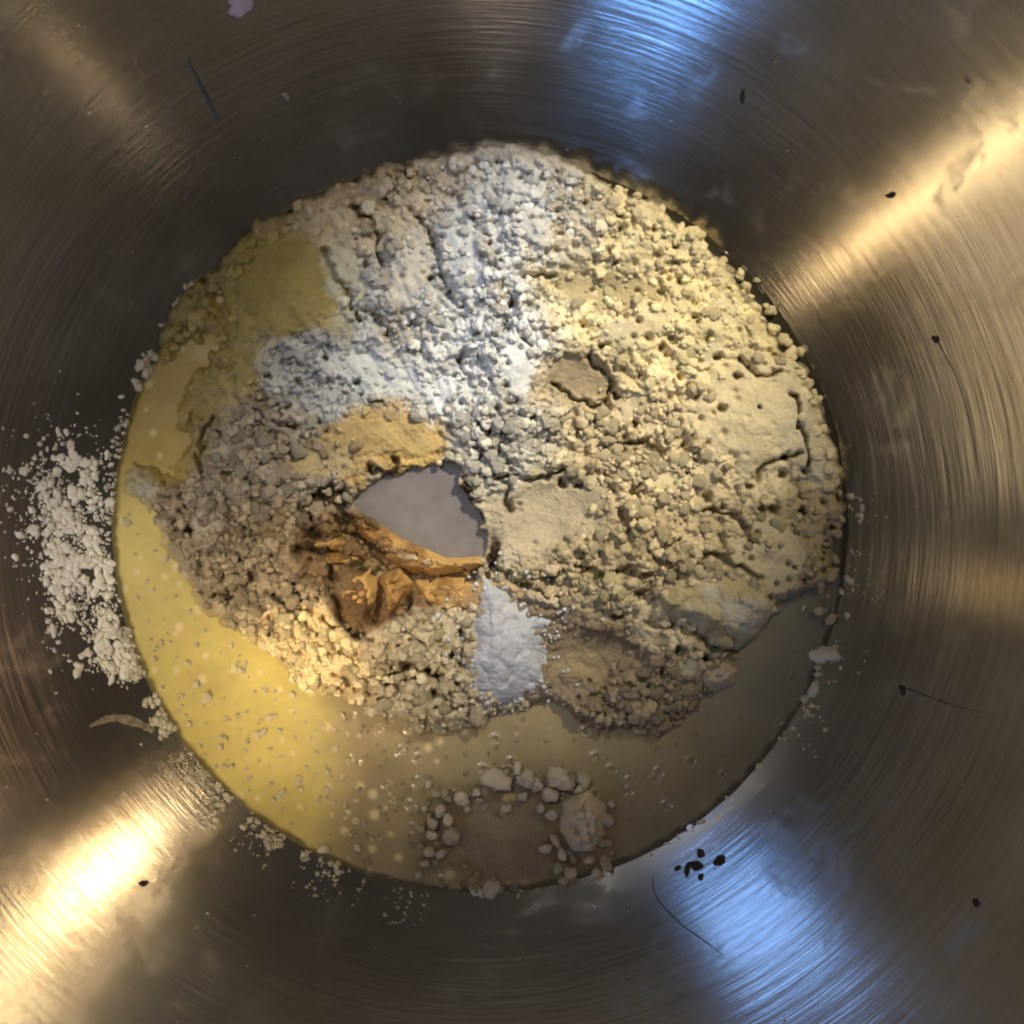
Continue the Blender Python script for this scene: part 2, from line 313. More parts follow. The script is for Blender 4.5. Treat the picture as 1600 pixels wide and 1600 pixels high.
def heap_height(x, y, F):
    """surface of the flour in millimetres above the liquid"""
    sd = sdpoly(x, y, HEAP) + (fbm(x, y, 46, 21, 4)-.5)*34 + (fbm(x, y, 14, 29, 2)-.5)*12 + 14*sstep(900, 700, y)
    h = -2.2 + 5.2*sstep(-14, 26, sd) + 2.0*sstep(20, 150, sd)
    h += 3.4*blob(x, y, 800, 330, 120, 120)+3.0*blob(x, y, 790, 560, 60, 180)+2.0*blob(x, y, 1060, 520, 180, 200)+1.8*blob(x, y, 1180, 650, 95, 95)
    h += 2.0*blob(x, y, 380, 790, 130, 150)+2.0*blob(x, y, 640, 1030, 130, 80)+2.2*blob(x, y, 980, 860, 130, 80)+2.4*blob(x, y, 1120, 930, 90, 70)
    h += 1.6*blob(x, y, 470, 450, 80, 75)+1.4*blob(x, y, 590, 420, 120, 100)
    # wet hollows
    bx = x+(fbm(x, y, 40, 171, 3)-.5)*70; by = y+(fbm(x, y, 40, 177, 3)-.5)*70; h -= 7.5*blob(bx, by, 258, 680, 62, 66)+5.5*blob(bx, by, 300, 565, 70, 40, -35)+3.0*blob(bx, by, 350, 500, 46, 46)+2.3*blob(x, y, 900, 600, 60, 40)+1.8*blob(x, y, 560, 470, 40, 60)
    h -= 2.8*blob(x, y, 920, 1030, 85, 45)+2.0*blob(x, y, 870, 800, 70, 45)+1.8*blob(x, y, 940, 450, 90, 30)
    edge = sstep(-10, 30, sd)
    wx = x+(fbm(x, y, 30, 41)-.5)*34; wy = y+(fbm(x, y, 30, 47)-.5)*34
    hx = x+(fbm(x, y, 9, 141, 2)-.5)*9; hy = y+(fbm(x, y, 9, 145, 2)-.5)*9     # fine warp: broken, not rounded, edges
    wx += hx-x; wy += hy-y
    var = sstep(.35, .65, fbm(x, y, 85, 149, 3))                                # coarse here, dusty there
    f1, f2, i1 = worley(wx, wy, 46, 51); lump = np.sqrt(np.clip(1-(f1/.75)**2, 0, 1))
    t = np.zeros(x.shape)
    t = t + edge*F[..., 3]*var*(1.6*(lump-.55)+1.2*(i1-.5)*sstep(0, .25, f2-f1))
    g1, g2, j1 = worley(wx+3*i1, wy, 23, 61); l2 = np.sqrt(np.clip(1-(g1/.8)**2, 0, 1))
    t = t + edge*F[..., 4]*(.35+.65*var)*(1.5*(l2-.6)+1.7*(j1-.5)*sstep(0, .15, g2-g1))
    m1, m2, mi = worley(wx, wy+9, 12.5, 75); t = t + edge*F[..., 5]*1.1*(mi-.5)*sstep(0, .15, m2-m1)*(.3+.7*(j1 > .4))
    def bil(sc, seed): return np.abs(2*fbm(hx, hy, sc, seed, 2, .4)-1)-.2
    t = t + edge*(F[..., 3]*3.0*bil(60, 151)+F[..., 4]*3.4*bil(27, 155)+(F[..., 4]*.5+F[..., 5])*1.5*bil(13, 159)+(.25+F[..., 5])*.7*bil(6.5, 163))
    t = t-.15; t = np.where(t > 0, 2.0*np.tanh(t*.75/2.0), t*1.35)      # flat broken tops, deep gaps between
    # smooth packed plates and wet patches
    pw = np.zeros(x.shape)
    for q in PLATES:
        w = sstep(.30, .52, blob(wx, wy, *q[:5])); t = t*(1-w)+q[5]*(w)+w*(fbm(x, y, 18, 191, 3)-.5)*.7; pw = np.maximum(pw, w)
    h += edge*t
    h += edge*(fbm(x, y, 90, 81, 3)-.5)*2.6
    cx_ = x+(fbm(x, y, 24, 201, 3)-.5)*26; cy_ = y+(fbm(x, y, 24, 207, 3)-.5)*26
    for P_, w_ in CRACKS: h -= edge*3.2*np.exp(-(sdline(cx_, cy_, P_)/w_)**2)
    for (a_, b_, c_) in HOLES: h -= edge*3.6*np.exp(-(((hx-a_)**2+(hy-b_)**2)/(c_*1.05)**2)**1.5)
    # fan of furrows in the loose powder, running down to the hollow
    ang = np.arctan2(y-820, x-760); rad = np.hypot(x-760, y-820)
    fur = vnoise(ang*34, rad/160+3, 97)-.5
    h += edge*2.0*fur*blob(x, y, 690, 450, 200, 190)
    # air holes
    q1, q2, qi = worley(x+11, y+5, 34, 103); h -= edge*3.0*(qi > .62)*np.exp(-(q1*34/(2.2+4.5*qi*qi))**2)*F[..., 3]*sstep(.5, .6, (F[..., 0]))
    q1, q2, qi = worley(x+91, y+35, 27, 107); h -= edge*2.4*(qi > .66)*np.exp(-(q1*27/4.0)**2)*F[..., 4]
    # the hollow with its dark pool
    ps = sdpoly(x, y, POOL) - 3 + (fbm(x, y, 26, 111, 3)-.5)*30
    h = h*(1-sstep(-9, 3, ps)) + (-1.5)*sstep(-9, 3, ps)
    h -= 1.6*blob(x, y, 640, 820, 170, 130)*(1-sstep(-9, 3, ps))
    h -= 4.2*blob(x, y, 520, 775, 30, 24)+3.4*blob(x, y, 590, 890, 85, 20, 28)+2.2*blob(x, y, 700, 902, 60, 9)+1.6*blob(x, y, 765, 870, 14, 40)
    tint = .24*(mi-.5)*F[..., 5]+.26*(j1-.5)*F[..., 4]+.16*(i1-.5)*F[..., 3]
    return h, sd, tint
STEP = 1.7
us = np.arange(165, 1340, STEP); vs = np.arange(222, 1190, STEP)
GU, GV = np.meshgrid(us, vs)
FF = fields(GU, GV)
HH, SD, TINT = heap_height(GU, GV, FF)
rad = np.hypot(GU-X0, GV-Y0)
def sample(A, u, v):
    fu = np.clip((np.asarray(u)-us[0])/STEP, 0, len(us)-1.01); fv = np.clip((np.asarray(v)-vs[0])/STEP, 0, len(vs)-1.01)
    i = fu.astype(int); j = fv.astype(int); a = fu-i; b = fv-j
    if A.ndim == 3: a = a[..., None]; b = b[..., None]
    return (A[j, i]*(1-a)+A[j, i+1]*a)*(1-b)+(A[j+1, i]*(1-a)+A[j+1, i+1]*a)*b
def grid_faces(keep):
    nv, nu = keep.shape
    idx = np.arange(nv*nu).reshape(nv, nu)
    q = keep[:-1, :-1] | keep[1:, :-1] | keep[:-1, 1:] | keep[1:, 1:]
    F = np.stack([idx[1:, :-1][q], idx[1:, 1:][q], idx[:-1, 1:][q], idx[:-1, :-1][q]], -1)
    used = np.unique(F); remap = np.zeros(nv*nu, int); remap[used] = np.arange(len(used))
    return used, remap[F]

# ================================================================== LIQUID
LIQ_M = attr_mat('butter_liquid', .2, .12, 420, .5, 0, .06)
def liquid_col(u, v):
    yel = np.array([.50, .40, .13]); oli = np.array([.27, .225, .125]); gry = np.array([.175, .165, .125]); brn = np.array([.27, .21, .12])
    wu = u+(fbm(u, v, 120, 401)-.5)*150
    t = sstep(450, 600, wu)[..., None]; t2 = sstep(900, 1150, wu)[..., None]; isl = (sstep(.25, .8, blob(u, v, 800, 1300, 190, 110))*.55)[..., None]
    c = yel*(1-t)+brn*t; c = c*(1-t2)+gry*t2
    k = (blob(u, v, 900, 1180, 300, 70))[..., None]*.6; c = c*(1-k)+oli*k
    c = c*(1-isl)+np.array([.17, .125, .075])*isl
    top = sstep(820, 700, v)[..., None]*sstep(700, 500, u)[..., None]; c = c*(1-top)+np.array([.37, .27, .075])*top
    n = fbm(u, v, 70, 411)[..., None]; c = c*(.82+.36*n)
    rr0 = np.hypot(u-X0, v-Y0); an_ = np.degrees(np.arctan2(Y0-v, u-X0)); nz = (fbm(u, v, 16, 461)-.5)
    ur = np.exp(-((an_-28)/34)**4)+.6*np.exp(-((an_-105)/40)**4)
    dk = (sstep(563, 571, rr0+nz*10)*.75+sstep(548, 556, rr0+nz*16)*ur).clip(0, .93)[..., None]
    # pale spots of flour just under the surface, and darker bubbles
    q1, _, qi = worley(u, v, 38, 421); s = ((qi > .55)*np.exp(-(q1*38/(3+6*(qi-.55)*2))**4))[..., None]
    c = c+(np.array([.66, .54, .30])-c)*s*.75*sstep(1000, 600, u)[..., None]
    c = c*(1-dk)+np.array([.030, .023, .014])*dk      # shade of the gap at the steel, painted dark into the butter
    return c
nr, na = 230, 760
r_ = np.linspace(0, 1, nr)**.8*.0722; a_ = np.linspace(0, 2*np.pi, na, endpoint=False)
RA, AA = np.meshgrid(r_, a_)
LU = RA*np.cos(AA)/S+X0; LV = Y0-RA*np.sin(AA)/S
z = .00012*(fbm(LU, LV, 60, 431)-.5)
q1, _, qi = worley(LU+20, LV, 30, 441); z += np.where(qi > .7, -.00035*np.exp(-(q1*30/5.)**2)*1.6+.0004*np.exp(-((q1*30-7)/2.)**2), 0)*sstep(500, 700, LU)
z += np.where(RA > .0700, (RA-.0700)**2*40, 0)     # climbs the steel a little
z = np.minimum(z, np.where(RA > .0716, bowl_z(RA)+.0001, 9))
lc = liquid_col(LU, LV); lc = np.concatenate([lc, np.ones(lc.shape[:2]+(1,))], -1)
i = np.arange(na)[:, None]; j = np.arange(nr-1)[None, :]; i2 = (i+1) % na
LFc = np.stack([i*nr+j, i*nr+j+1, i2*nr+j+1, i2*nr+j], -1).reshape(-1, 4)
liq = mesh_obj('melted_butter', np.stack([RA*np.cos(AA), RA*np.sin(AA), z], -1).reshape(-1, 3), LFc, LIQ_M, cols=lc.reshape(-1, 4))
tag(liq, 'yellow to grey-brown pool of melted butter filling the bowl bottom under the flour', 'melted butter')

# ================================================================== FLOUR HEAP
HEAP_M = attr_mat('heaped_flour', .85, .8, 1700, .3, 0, .14, rattr=True)
heap = empty('flour_heap'); tag(heap, 'large crumbly heap of cream flour covering the middle and top of the bowl', 'flour')
used, F = grid_faces((HH > -1.2) & (rad < 596))
cc = FF[..., :3].copy()
cc *= (1+.30*(fbm(GU, GV, 26, 501)-.5)*2+TINT)[..., None]
damp = (sstep(.53, .66, fbm(GU, GV, 75, 521, 4))*.5*sstep(.2, 1.0, FF[..., 5]))[..., None]      # damp brown patches
cc = cc*(1-damp)+cc*np.array([.62, .52, .38])*damp
STAIN_SHADE = [(518, 778, 38, 28, 0), (470, 835, 50, 10, 8), (520, 868, 60, 12, 22), (575, 888, 60, 13, 28), (592, 935, 8, 34, 0), (640, 930, 9, 30, 8), (700, 902, 60, 8, 0), (560, 990, 14, 12, 0), (490, 800, 22, 12, 30), (770, 862, 12, 34, 0), (735, 770, 12, 24, -20), (620, 738, 60, 8, 0)]
st = np.zeros(GU.shape)
wu_ = GU+(fbm(GU, GV, 14, 531)-.5)*22; wv_ = GV+(fbm(GU, GV, 14, 537)-.5)*22
for q_ in STAIN_SHADE: st = np.maximum(st, blob(wu_, wv_, *q_))
st = np.maximum(st, np.exp(-(sdline(wu_, wv_, [(530, 800), (570, 845), (612, 880), (670, 900), (755, 893)])/11)**2))
st = sstep(.25, .7, st)[..., None]; cc = cc*(1-st)+np.array([.035, .017, .006])*st         # vanilla run into the cracks, their shade painted in with it
px_ = GU+(fbm(GU, GV, 30, 41)-.5)*34; py_ = GV+(fbm(GU, GV, 30, 47)-.5)*34
for q in PLATES:
    w = sstep(.22, .5, blob(px_, py_, *q[:5]))[..., None]; cc = cc*(1-w)+np.array(q[6])*(.85+.3*fbm(GU, GV, 35, 541))[..., None]*w
# butter soaking in from low-lying edges, with shade of the gaps painted in
soak_shade = (sstep(3.2, .3, HH)*.75)[..., None]; wetc = liquid_col(GU, GV)*.9
cc = cc*(1-soak_shade)+wetc*soak_shade
ro = FF[..., 6]*(1-soak_shade[..., 0]*.5)
hc = np.concatenate([cc, ro[..., None]], -1).reshape(-1, 4)
HV = np.stack([gx(GU), gy(GV), HH*.001], -1).reshape(-1, 3)
mesh_obj('heap_surface', HV[used], F, HEAP_M, heap, cols=hc[used])

# ------------------------------------------------------------------ crumbs
def ico(sub):
    import bmesh
    bm = bmesh.new(); bmesh.ops.create_icosphere(bm, subdivisions=sub, radius=1); bm.verts.ensure_lookup_table()
    V = np.array([v.co[:] for v in bm.verts]); Fc = np.array([[v.index for v in f.verts] for f in bm.faces]); bm.free(); return V, Fc
I1, I3 = ico(1), ico(3)
def lumpy(base, seed, amp=.28):
    r = np.random.default_rng(seed); V = base[0].copy()
    for k in range(7):
        d = r.normal(size=3); d /= np.linalg.norm(d); V *= (1+amp*np.tanh(4*(V@d-r.uniform(-.3, .6)))*r.uniform(-1, .6))[:, None]
    V += r.normal(size=V.shape)*.12; V *= r.uniform(.75, 1.2, 3); return V
def knobby(seed):
    r = np.random.default_rng(seed); V = I3[0].copy(); d = np.zeros(len(V))
    for f, a_ in ((2.2, .30), (4.5, .24), (8.5, .16), (14, .09)):
        for k in range(3):
            w = r.normal(size=3); w *= f/np.linalg.norm(w); d += a_*(np.abs(np.sin(V@w+r.uniform(0, 6.28)))-.6)*.75
    V = V*(1+d)[:, None]; V *= r.uniform(.7, 1.2, 3); return V
SH2 = [knobby(900+k) for k in range(10)]; SH1 = [lumpy(I1, 930+k, .32) for k in range(12)]
def crumb_mesh(shape, c, m, name='crumb'):
    me = bpy.data.meshes.new(name); me.from_pydata(SH2[shape].tolist(), [], I3[1].tolist())
    a = me.color_attributes.new('col', 'FLOAT_COLOR', 'POINT'); a.data.foreach_set('color', np.tile(np.array(list(c)+[.85], np.float32), len(SH2[shape])))
    me.polygons.foreach_set('use_smooth', [True]*len(me.polygons)); me.materials.append(m); return me
_pal = {}
def snap(c):
    c = np.array(c, float); q = max(1, round(math.log(max(c.max(), .02))/.12*-1)); mx = math.exp(-.12*q); w = np.round(c/c.max()*14)/14; return tuple((w*mx).round(4))
def add_crumb(parent, u, v, h, size, c, name='crumb', flat=.75, m=None):
    c = snap(c); key = (random.randrange(10), c, name)
    if key not in _pal: _pal[key] = crumb_mesh(key[0], key[1], m or HEAP_M, name)
    o = bpy.data.objects.new(name, _pal[key]); col.objects.link(o); o.parent = parent
    o.location = (float(gx(u)), float(gy(v)), h); s = size*S
    o.scale = (s*random.uniform(.8, 1.2), s*random.uniform(.8, 1.2), s*flat*random.uniform(.8, 1.1))
    o.rotation_euler = (random.uniform(-.5, .5), random.uniform(-.5, .5), random.uniform(0, 6.28)); return o
def crumb_stuff(name, U, Vv, Hh, sizes, cols, m, parent, flat=.8):
    n = len(U); V = []; Fs = []; C = []; off = 0
    r = np.random.default_rng(len(U))
    for k in range(n):
        hi = sizes[k] > 3.9; b = (SH2 if hi else SH1)[r.integers(10)]; a = r.uniform(0, 6.28); ca, sa = math.cos(a), math.sin(a)
        s = sizes[k]*S*r.uniform(.75, 1.25, 3)*np.array([1, 1, flat]); W = b*s
        W = np.stack([W[:, 0]*ca-W[:, 1]*sa, W[:, 0]*sa+W[:, 1]*ca, W[:, 2]], -1)+np.array([gx(U[k]), gy(Vv[k]), Hh[k]])
        V.append(W); Fs.append((I3 if hi else I1)[1]+off); off += len(W); C.append(np.tile(np.append(cols[k], .85), (len(W), 1)))
    return mesh_obj(name, np.concatenate(V), np.concatenate(Fs), m, parent, smooth=True, cols=np.concatenate(C))
# candidates scattered by how crumbly the zone is
n = 60000
U = rng.uniform(180, 1325, n); V = rng.uniform(235, 1160, n)
Fq = sample(FF, U, V); hq = sample(HH, U, V); sdq = sample(SD, U, V)
dens = np.clip(Fq[:, 4]*.8+Fq[:, 5]*.3-.35, 0, 1)*(vnoise(U/40, V/40, 611) > .38)+.9*(Fq[:, 4] > .92)*(V > 640)*(vnoise(U/26, V/26, 613) > .4)
ok = (rng.random(n) < dens*.20) & (hq > .4) & (np.hypot(U-X0, V-Y0) < 566) & (sdpoly(U, V, POOL) < -6) & ((blob(U, V, 600, 905, 110, 55) < .45) | (rng.random(n) < .22)) & (blob(U, V, 1180, 650, 80, 80) < .4)
U, V, Fq, hq = U[ok], V[ok], Fq[ok], hq[ok]
sz = 2.4+np.abs(rng.normal(size=len(U)))**1.6*2.0; sz = np.minimum(sz*np.where(V > 640, 1.2, 1), 10)
cl = np.clip(Fq[:, :3]*rng.uniform(.62, 1.42, (len(U), 1))*(1+rng.normal(size=(len(U), 3))*.018), 0, .8)
order = np.argsort(-sz); big = order[:290]; rest = order[290:]
for k in big: cl[k] = np.clip(Fq[k, :3]*rng.uniform(.92, 1.3), 0, .8)
for k in big: add_crumb(heap, U[k], V[k], hq[k]*.001+sz[k]*S*.05, sz[k], cl[k])
a_e = rng.uniform(math.radians(-15), math.radians(150), 150); r_e = rng.normal(551, 9, 150); ue = X0+r_e*np.cos(a_e); ve = Y0-r_e*np.sin(a_e)
se = rng.uniform(4, 10, 150); ce = np.clip(sample(FF, ue, ve)[:, :3]*rng.uniform(.95, 1.25, (150, 1)), 0, .8); he = np.maximum(sample(HH, ue, ve), 1.0)
U = np.concatenate([U, ue]); V = np.concatenate([V, ve]); hq = np.concatenate([hq, he]); sz = np.concatenate([sz, se]); cl = np.concatenate([cl, ce]); rest = np.concatenate([rest, np.arange(len(U)-150, len(U))])
o = crumb_stuff('fine_crumbs', U[rest], V[rest], hq[rest]*.001+sz[rest]*S*.12, sz[rest], cl[rest], HEAP_M, heap); o['kind'] = 'stuff'

# ================================================================== CLUMPS (things resting on the heap or liquid)
def clump(name, label, cat, poly, h, base, c, amp=1.0, seed=0, m=None, cell=24, rough=.8, col2=None, step=1.7, crown=None, edge=30, rag=14):
    P = np.array(poly, float); u = np.arange(P[:, 0].min()-22, P[:, 0].max()+22, step); v = np.arange(P[:, 1].min()-22, P[:, 1].max()+22, step)
    A, B = np.meshgrid(u, v); sd = sdpoly(A, B, poly)+(fbm(A, B, 28, seed+1, 3)-.5)*rag*2
    g = -3.0+(h+3.0)*np.sqrt(np.clip((sd+8)/edge, 0, 1)).clip(0, 1)
    f1, f2, i1 = worley(A+(fbm(A, B, 20, seed+3)-.5)*20, B, cell, seed+5)
    g += amp*sstep(-4, 14, sd)*((np.sqrt(np.clip(1-(f1/.8)**2, 0, 1))-.6)*1.1+.5*(i1-.5)*sstep(0, .2, f2-f1)+(fbm(A, B, 50, seed+8)-.5)*1.6+(fbm(A, B, 9, seed+12, 2)-.5)*.5)
    if crown: g += crown(A, B)
    bz = base if not callable(base) else base(A, B)
    n_ = fbm(A, B, 30, seed+20)[..., None]; C = np.array(c)*(.8+.4*n_)
    if col2 is not None:
        k = sstep(.42, .6, fbm(A, B, 70, seed+31))[..., None]; C = C*(1-k)+np.array(col2)*k
    C = np.concatenate([C, np.full(A.shape+(1,), rough)], -1).reshape(-1, 4)
    us_, Fc = grid_faces(g > -2.4)
    VV = np.stack([gx(A), gy(B), (g+bz)*.001], -1).reshape(-1, 3)
    o = mesh_obj(name, VV[us_], Fc, m or HEAP_M, cols=C[us_])
    if label: tag(o, label, cat)
    return o
hb = lambda A, B: sample(HH, A, B)
def hmean(u, v): return float(sample(HH, np.array([u]), np.array([v]))[0])
# big pale lump at lower right
root = empty('flour_lump', (0, 0, 0)); tag(root, 'big pale soaked lump overhanging the lower right edge of the flour heap', 'lump')
o = clump('lump_body', None, None, [(1045, 905), (1090, 885), (1150, 890), (1190, 915), (1200, 950), (1178, 985), (1150, 1008), (1120, 1000), (1080, 978), (1020, 960), (1015, 925)], 6.4, 3.0, (.44, .41, .34), 1.3, 1000, cell=26, edge=34, rag=5, col2=(.37, .32, .19))
o.parent = root
for (u, v, s_, c_) in [(1182, 948, 10, (.6, .56, .46)), (1130, 1000, 9, (.5, .42, .25)), (1060, 915, 11, (.5, .45, .33)), (1172, 912, 8, (.45, .42, .36)), (1100, 975, 8, (.46, .4, .2))]:
    add_crumb(root, u, v, .0068, s_, c_)
# ringed island of wet flour low in the bowl
root = empty('flour_island'); tag(root, 'brown wet flour island ringed with crumbs, floating alone near the bottom of the bowl', 'flour island')
o = clump('wet_flour', None, None, [(700, 1310), (715, 1270), (745, 1250), (800, 1246), (850, 1256), (890, 1290), (900, 1330), (880, 1370), (820, 1392), (740, 1390), (705, 1360)], 1.2, .35, (.24, .18, .115), .5, 1100, cell=30, rough=.45, edge=80, rag=16)
o.parent = root
o = clump('grooved_lump', None, None, [(885, 1255), (915, 1240), (942, 1262), (940, 1300), (925, 1325), (898, 1325), (880, 1300)], 5.2, .6, (.56, .47, .35), 2.4, 1120, cell=13, edge=22, rag=4); o.parent = root
RING = [(776, 1217, 20), (745, 1237, 8), (722, 1246, 13), (808, 1200, 9), (822, 1216, 14), (838, 1225, 10), (816, 1244, 8), (872, 1215, 18), (860, 1240, 10), (886, 1222, 10), (912, 1218, 11), (905, 1232, 8),
        (688, 1265, 10), (676, 1285, 8), (700, 1280, 8), (706, 1305, 14), (676, 1303, 9), (672, 1330, 9), (690, 1332, 8), (655, 1365, 9), (664, 1348, 6), (861, 1272, 8), (868, 1312, 8), (852, 1325, 9), (878, 1333, 9), (872, 1355, 8),
        (890, 1362, 8), (920, 1342, 9), (946, 1347, 10), (932, 1362, 7), (880, 1375, 8), (955, 1330, 5), (664, 1262, 6), (730, 1262, 6), (790, 1262, 7), (845, 1262, 9), (950, 1280, 7), (955, 1255, 6), (682, 1240, 7), (670, 1225, 5)]
for (u, v, s_) in RING:
    f = random.uniform(.85, 1.2); add_crumb(root, u, v, .0013+.00006*s_, s_*1.02, (.66*f, .56*f, .42*f))
for k in range(60):
    a = random.uniform(0, 6.28); rr_ = random.uniform(.85, 1.2); u = 803+125*rr_*math.cos(a); v = 1300+88*rr_*math.sin(a)
    if v < 1395: add_crumb(root, u, v, .0007, random.uniform(3, 6.5), (.48, .4, .29))
# white powder pile, window caustic painted into its bluish white
def fan(A, B): return .5*(vnoise(np.arctan2(B-860, A-755)*9, (B-880)/90, 1210)-.5)+.5*(fbm(A, B, 14, 1215, 3)-.5)+1.2*blob(A, B, 770, 1010, 30, 110)
def hb2(A, B):
    H = sum(sample(HH, A+a, B+b) for a in (-14, -7, 0, 7, 14) for b in (-14, -7, 0, 7, 14))/25
    return H+1.0
wp = clump('caustic_powder', 'smooth fan of white powder with bluish window light painted in, below the dark hollow', 'white powder', [(752, 893), (772, 905), (800, 935), (852, 968), (858, 1010), (850, 1060), (820, 1092), (775, 1105), (742, 1080), (728, 1040), (738, 990), (748, 940)],
      1.6, hb2, (.38, .39, .43), .5, 1200, cell=14, rough=.8, crown=fan, edge=80, rag=10)
wn = 420; wu = rng.normal(792, 44, wn); wv = rng.normal(1010, 62, wn); wo = sdpoly(wu, wv, [(752, 893), (772, 905), (800, 935), (852, 968), (858, 1010), (850, 1060), (820, 1092), (775, 1105), (742, 1080), (728, 1040), (738, 990), (748, 940)]) < 8; wu = wu[wo]; wv = wv[wo]
o = crumb_stuff('powder_grains', wu, wv, sample(HH, wu, wv)*.001+.0003, rng.uniform(1.2, 3.4, len(wu)), np.tile([.5, .51, .54], (len(wu), 1)), HEAP_M, wp); o['kind'] = 'stuff'
# small lumps at the lower right shore, each its own
for (pl, h, c, lab) in [
    ([(1055, 1030), (1080, 1018), (1093, 1035), (1085, 1058), (1062, 1060), (1048, 1045)], 3.4, (.36, .34, .25), 'dark greenish lump in the wet flour below the big lump'),
    ([(1100, 1045), (1125, 1035), (1145, 1048), (1140, 1066), (1110, 1075), (1095, 1062)], 3.0, (.42, .36, .28), 'knobbly brown lump at the right tip of the wet flour')]:
    o = clump('wet_lump', lab, 'lump', pl, h, 1.2, c, 1.0, 1300+int(pl[0][0]), cell=12, edge=16, rag=3)

# ================================================================== the hollow: pool and stained flakes
pool_m = simple('reflection_grey_liquid', (.13, .113, .11), .45, .16, 260, .25)  # ceiling reflection painted in as the liquid's grey
P = np.array(POOL, float); cpt = P.mean(0); ring = (P-cpt)*1.10+cpt
pts = []
for a in range(len(ring)):
    p0, p1, p2, p3 = ring[a-1], ring[a], ring[(a+1) % len(ring)], ring[(a+2) % len(ring)]
    for t in np.linspace(0, 1, 6, endpoint=False):
        pts.append(.5*((2*p1)+(-p0+p2)*t+(2*p0-5*p1+4*p2-p3)*t*t+(-p0+3*p1-3*p2+p3)*t**3))
pts = np.array(pts); K = len(pts); rows = [0.001, .3, .6, .85, 1.]
V_ = []; 
for q in rows:
    w = cpt+(pts-cpt)*q; V_.append(np.stack([gx(w[:, 0]), gy(w[:, 1]), np.full(K, .0022+.0001*(q > .9))], -1))
V_ = np.concatenate(V_); a = np.arange(K); Fp = np.concatenate([np.stack([a+r*K, a+(r+1)*K, (a+1) % K+(r+1)*K, (a+1) % K+r*K], -1) for r in range(4)])
Fp = Fp[:, ::-1]
pool = mesh_obj('vanilla_pool', V_, Fp, pool_m)
tag(pool, 'smooth pool of liquid with a painted grey reflection in the hollow of the flour heap', 'liquid')
flake_m = simple('vanilla_soaked_flour', (.40, .205, .05), .42, .55, 420, 1.0, sss=0)
def slab(name, poly, z0, z1, tilt, parent, m, bev=.0004):
    """a flake: outline with bevelled top, real thickness, tilted"""
    P = np.array(poly, float); K = len(P)*5; out = []
    for a in range(len(P)):
        p0, p1, p2, p3 = P[a-1], P[a], P[(a+1) % len(P)], P[(a+2) % len(P)]
        for t in np.linspace(0, 1, 5, endpoint=False):
            out.append(.5*((2*p1)+(-p0+p2)*t+(2*p0-5*p1+4*p2-p3)*t*t+(-p0+3*p1-3*p2+p3)*t**3)+rng.normal(size=2)*.9)
    out = np.array(out); c = out.mean(0); V = []
    for q, zz in ((1.0, z0), (1.03, (z0+z1)/2), (1.0, z1-.0002), (.93, z1), (.6, z1+.0003), (.3, z1+.0002), (.02, z1+.0003)):
        w = c+(out-c)*q; zz = zz+((w[:, 0]-c[0])*tilt[0]+(w[:, 1]-c[1])*tilt[1])*S*(1 if zz > z0 else 0)+rng.normal(size=K)*.00014
        V.append(np.stack([gx(w[:, 0]), gy(w[:, 1]), zz], -1))
    V = np.concatenate(V); a = np.arange(K)
    Fq = np.concatenate([np.stack([a+r*K, (a+1) % K+r*K, (a+1) % K+(r+1)*K, a+(r+1)*K], -1) for r in range(6)])[:, ::-1]
    return mesh_obj(name, V, Fq, m, parent)
hol = heap
for pl, z0, z1, tl in [
    ([(545, 797), (575, 812), (620, 838), (665, 858), (700, 872), (750, 872), (757, 882), (720, 890), (668, 893), (640, 893), (605, 868), (565, 835)], .001, .0046, (-.1, .35)),
    ([(528, 925), (550, 895), (580, 890), (588, 925), (580, 960), (560, 985), (540, 965)], .001, .0050, (.1, -.1)),
    ([(598, 905), (625, 892), (640, 912), (630, 945), (612, 965), (598, 955)], .001, .0052, (.1, .1)),
    ([(655, 912), (700, 905), (742, 908), (738, 940), (700, 955), (660, 940)], .001, .0050, (0, -.1)),
    ([(500, 870), (535, 860), (560, 872), (545, 885), (510, 888)], .001, .0050, (0, .2)),
    ([(480, 845), (520, 838), (548, 850), (520, 858), (485, 860)], .001, .0056, (.1, .1))]:
    o = clump('soaked_flake', None, None, pl, z1*1000-1.2, 1.0, (.25, .135, .045), 1.3, 1600+int(pl[0][0]), cell=9, rough=.55, col2=(.46, .28, .10), edge=15, rag=4, step=1.3); o.parent = hol

# ================================================================== flour dusted on the steel
DUST_M = attr_mat('dry_flour', .9, .4, 1800, .3, 0, .08)
def on_wall(u, v, lift=0):
    x, y = float(gx(u)), float(gy(v)); r = math.hypot(x, y); zz = float(bowl_z(r))
    # u, v are read on the level of the liquid; walk inwards to the same line of view on the wall
    for _ in range(6):
        f = (.5-zz)/.5; xx = .00625+(x-.00625)*f; yy = .0025+(y-.0025)*f; zz = float(bowl_z(math.hypot(xx, yy)))
    return xx, yy, zz+lift
def wall_grain(parent, u, v, size, c, name, m, flat=.45, long=1., stuff=None):
    x, y, zz = on_wall(u, v); n_ = bowl_n(x, y)
    c = snap(c); key = (random.randrange(10), c, name, m.name)
    if key not in _pal: _pal[key] = crumb_mesh(key[0], c, m, name)
    o = bpy.data.objects.new(name, _pal[key]); col.objects.link(o); o.parent = parent
    o.location = (x, y, zz+size*S*flat*.3); s = size*S; o.scale = (s*long*random.uniform(.8, 1.2), s*random.uniform(.7, 1.1), s*flat)
    q = n_.to_track_quat('Z', 'Y'); o.rotation_euler = q.to_euler(); o.rotation_euler.rotate_axis('Z', random.uniform(0, 6.28)); return o
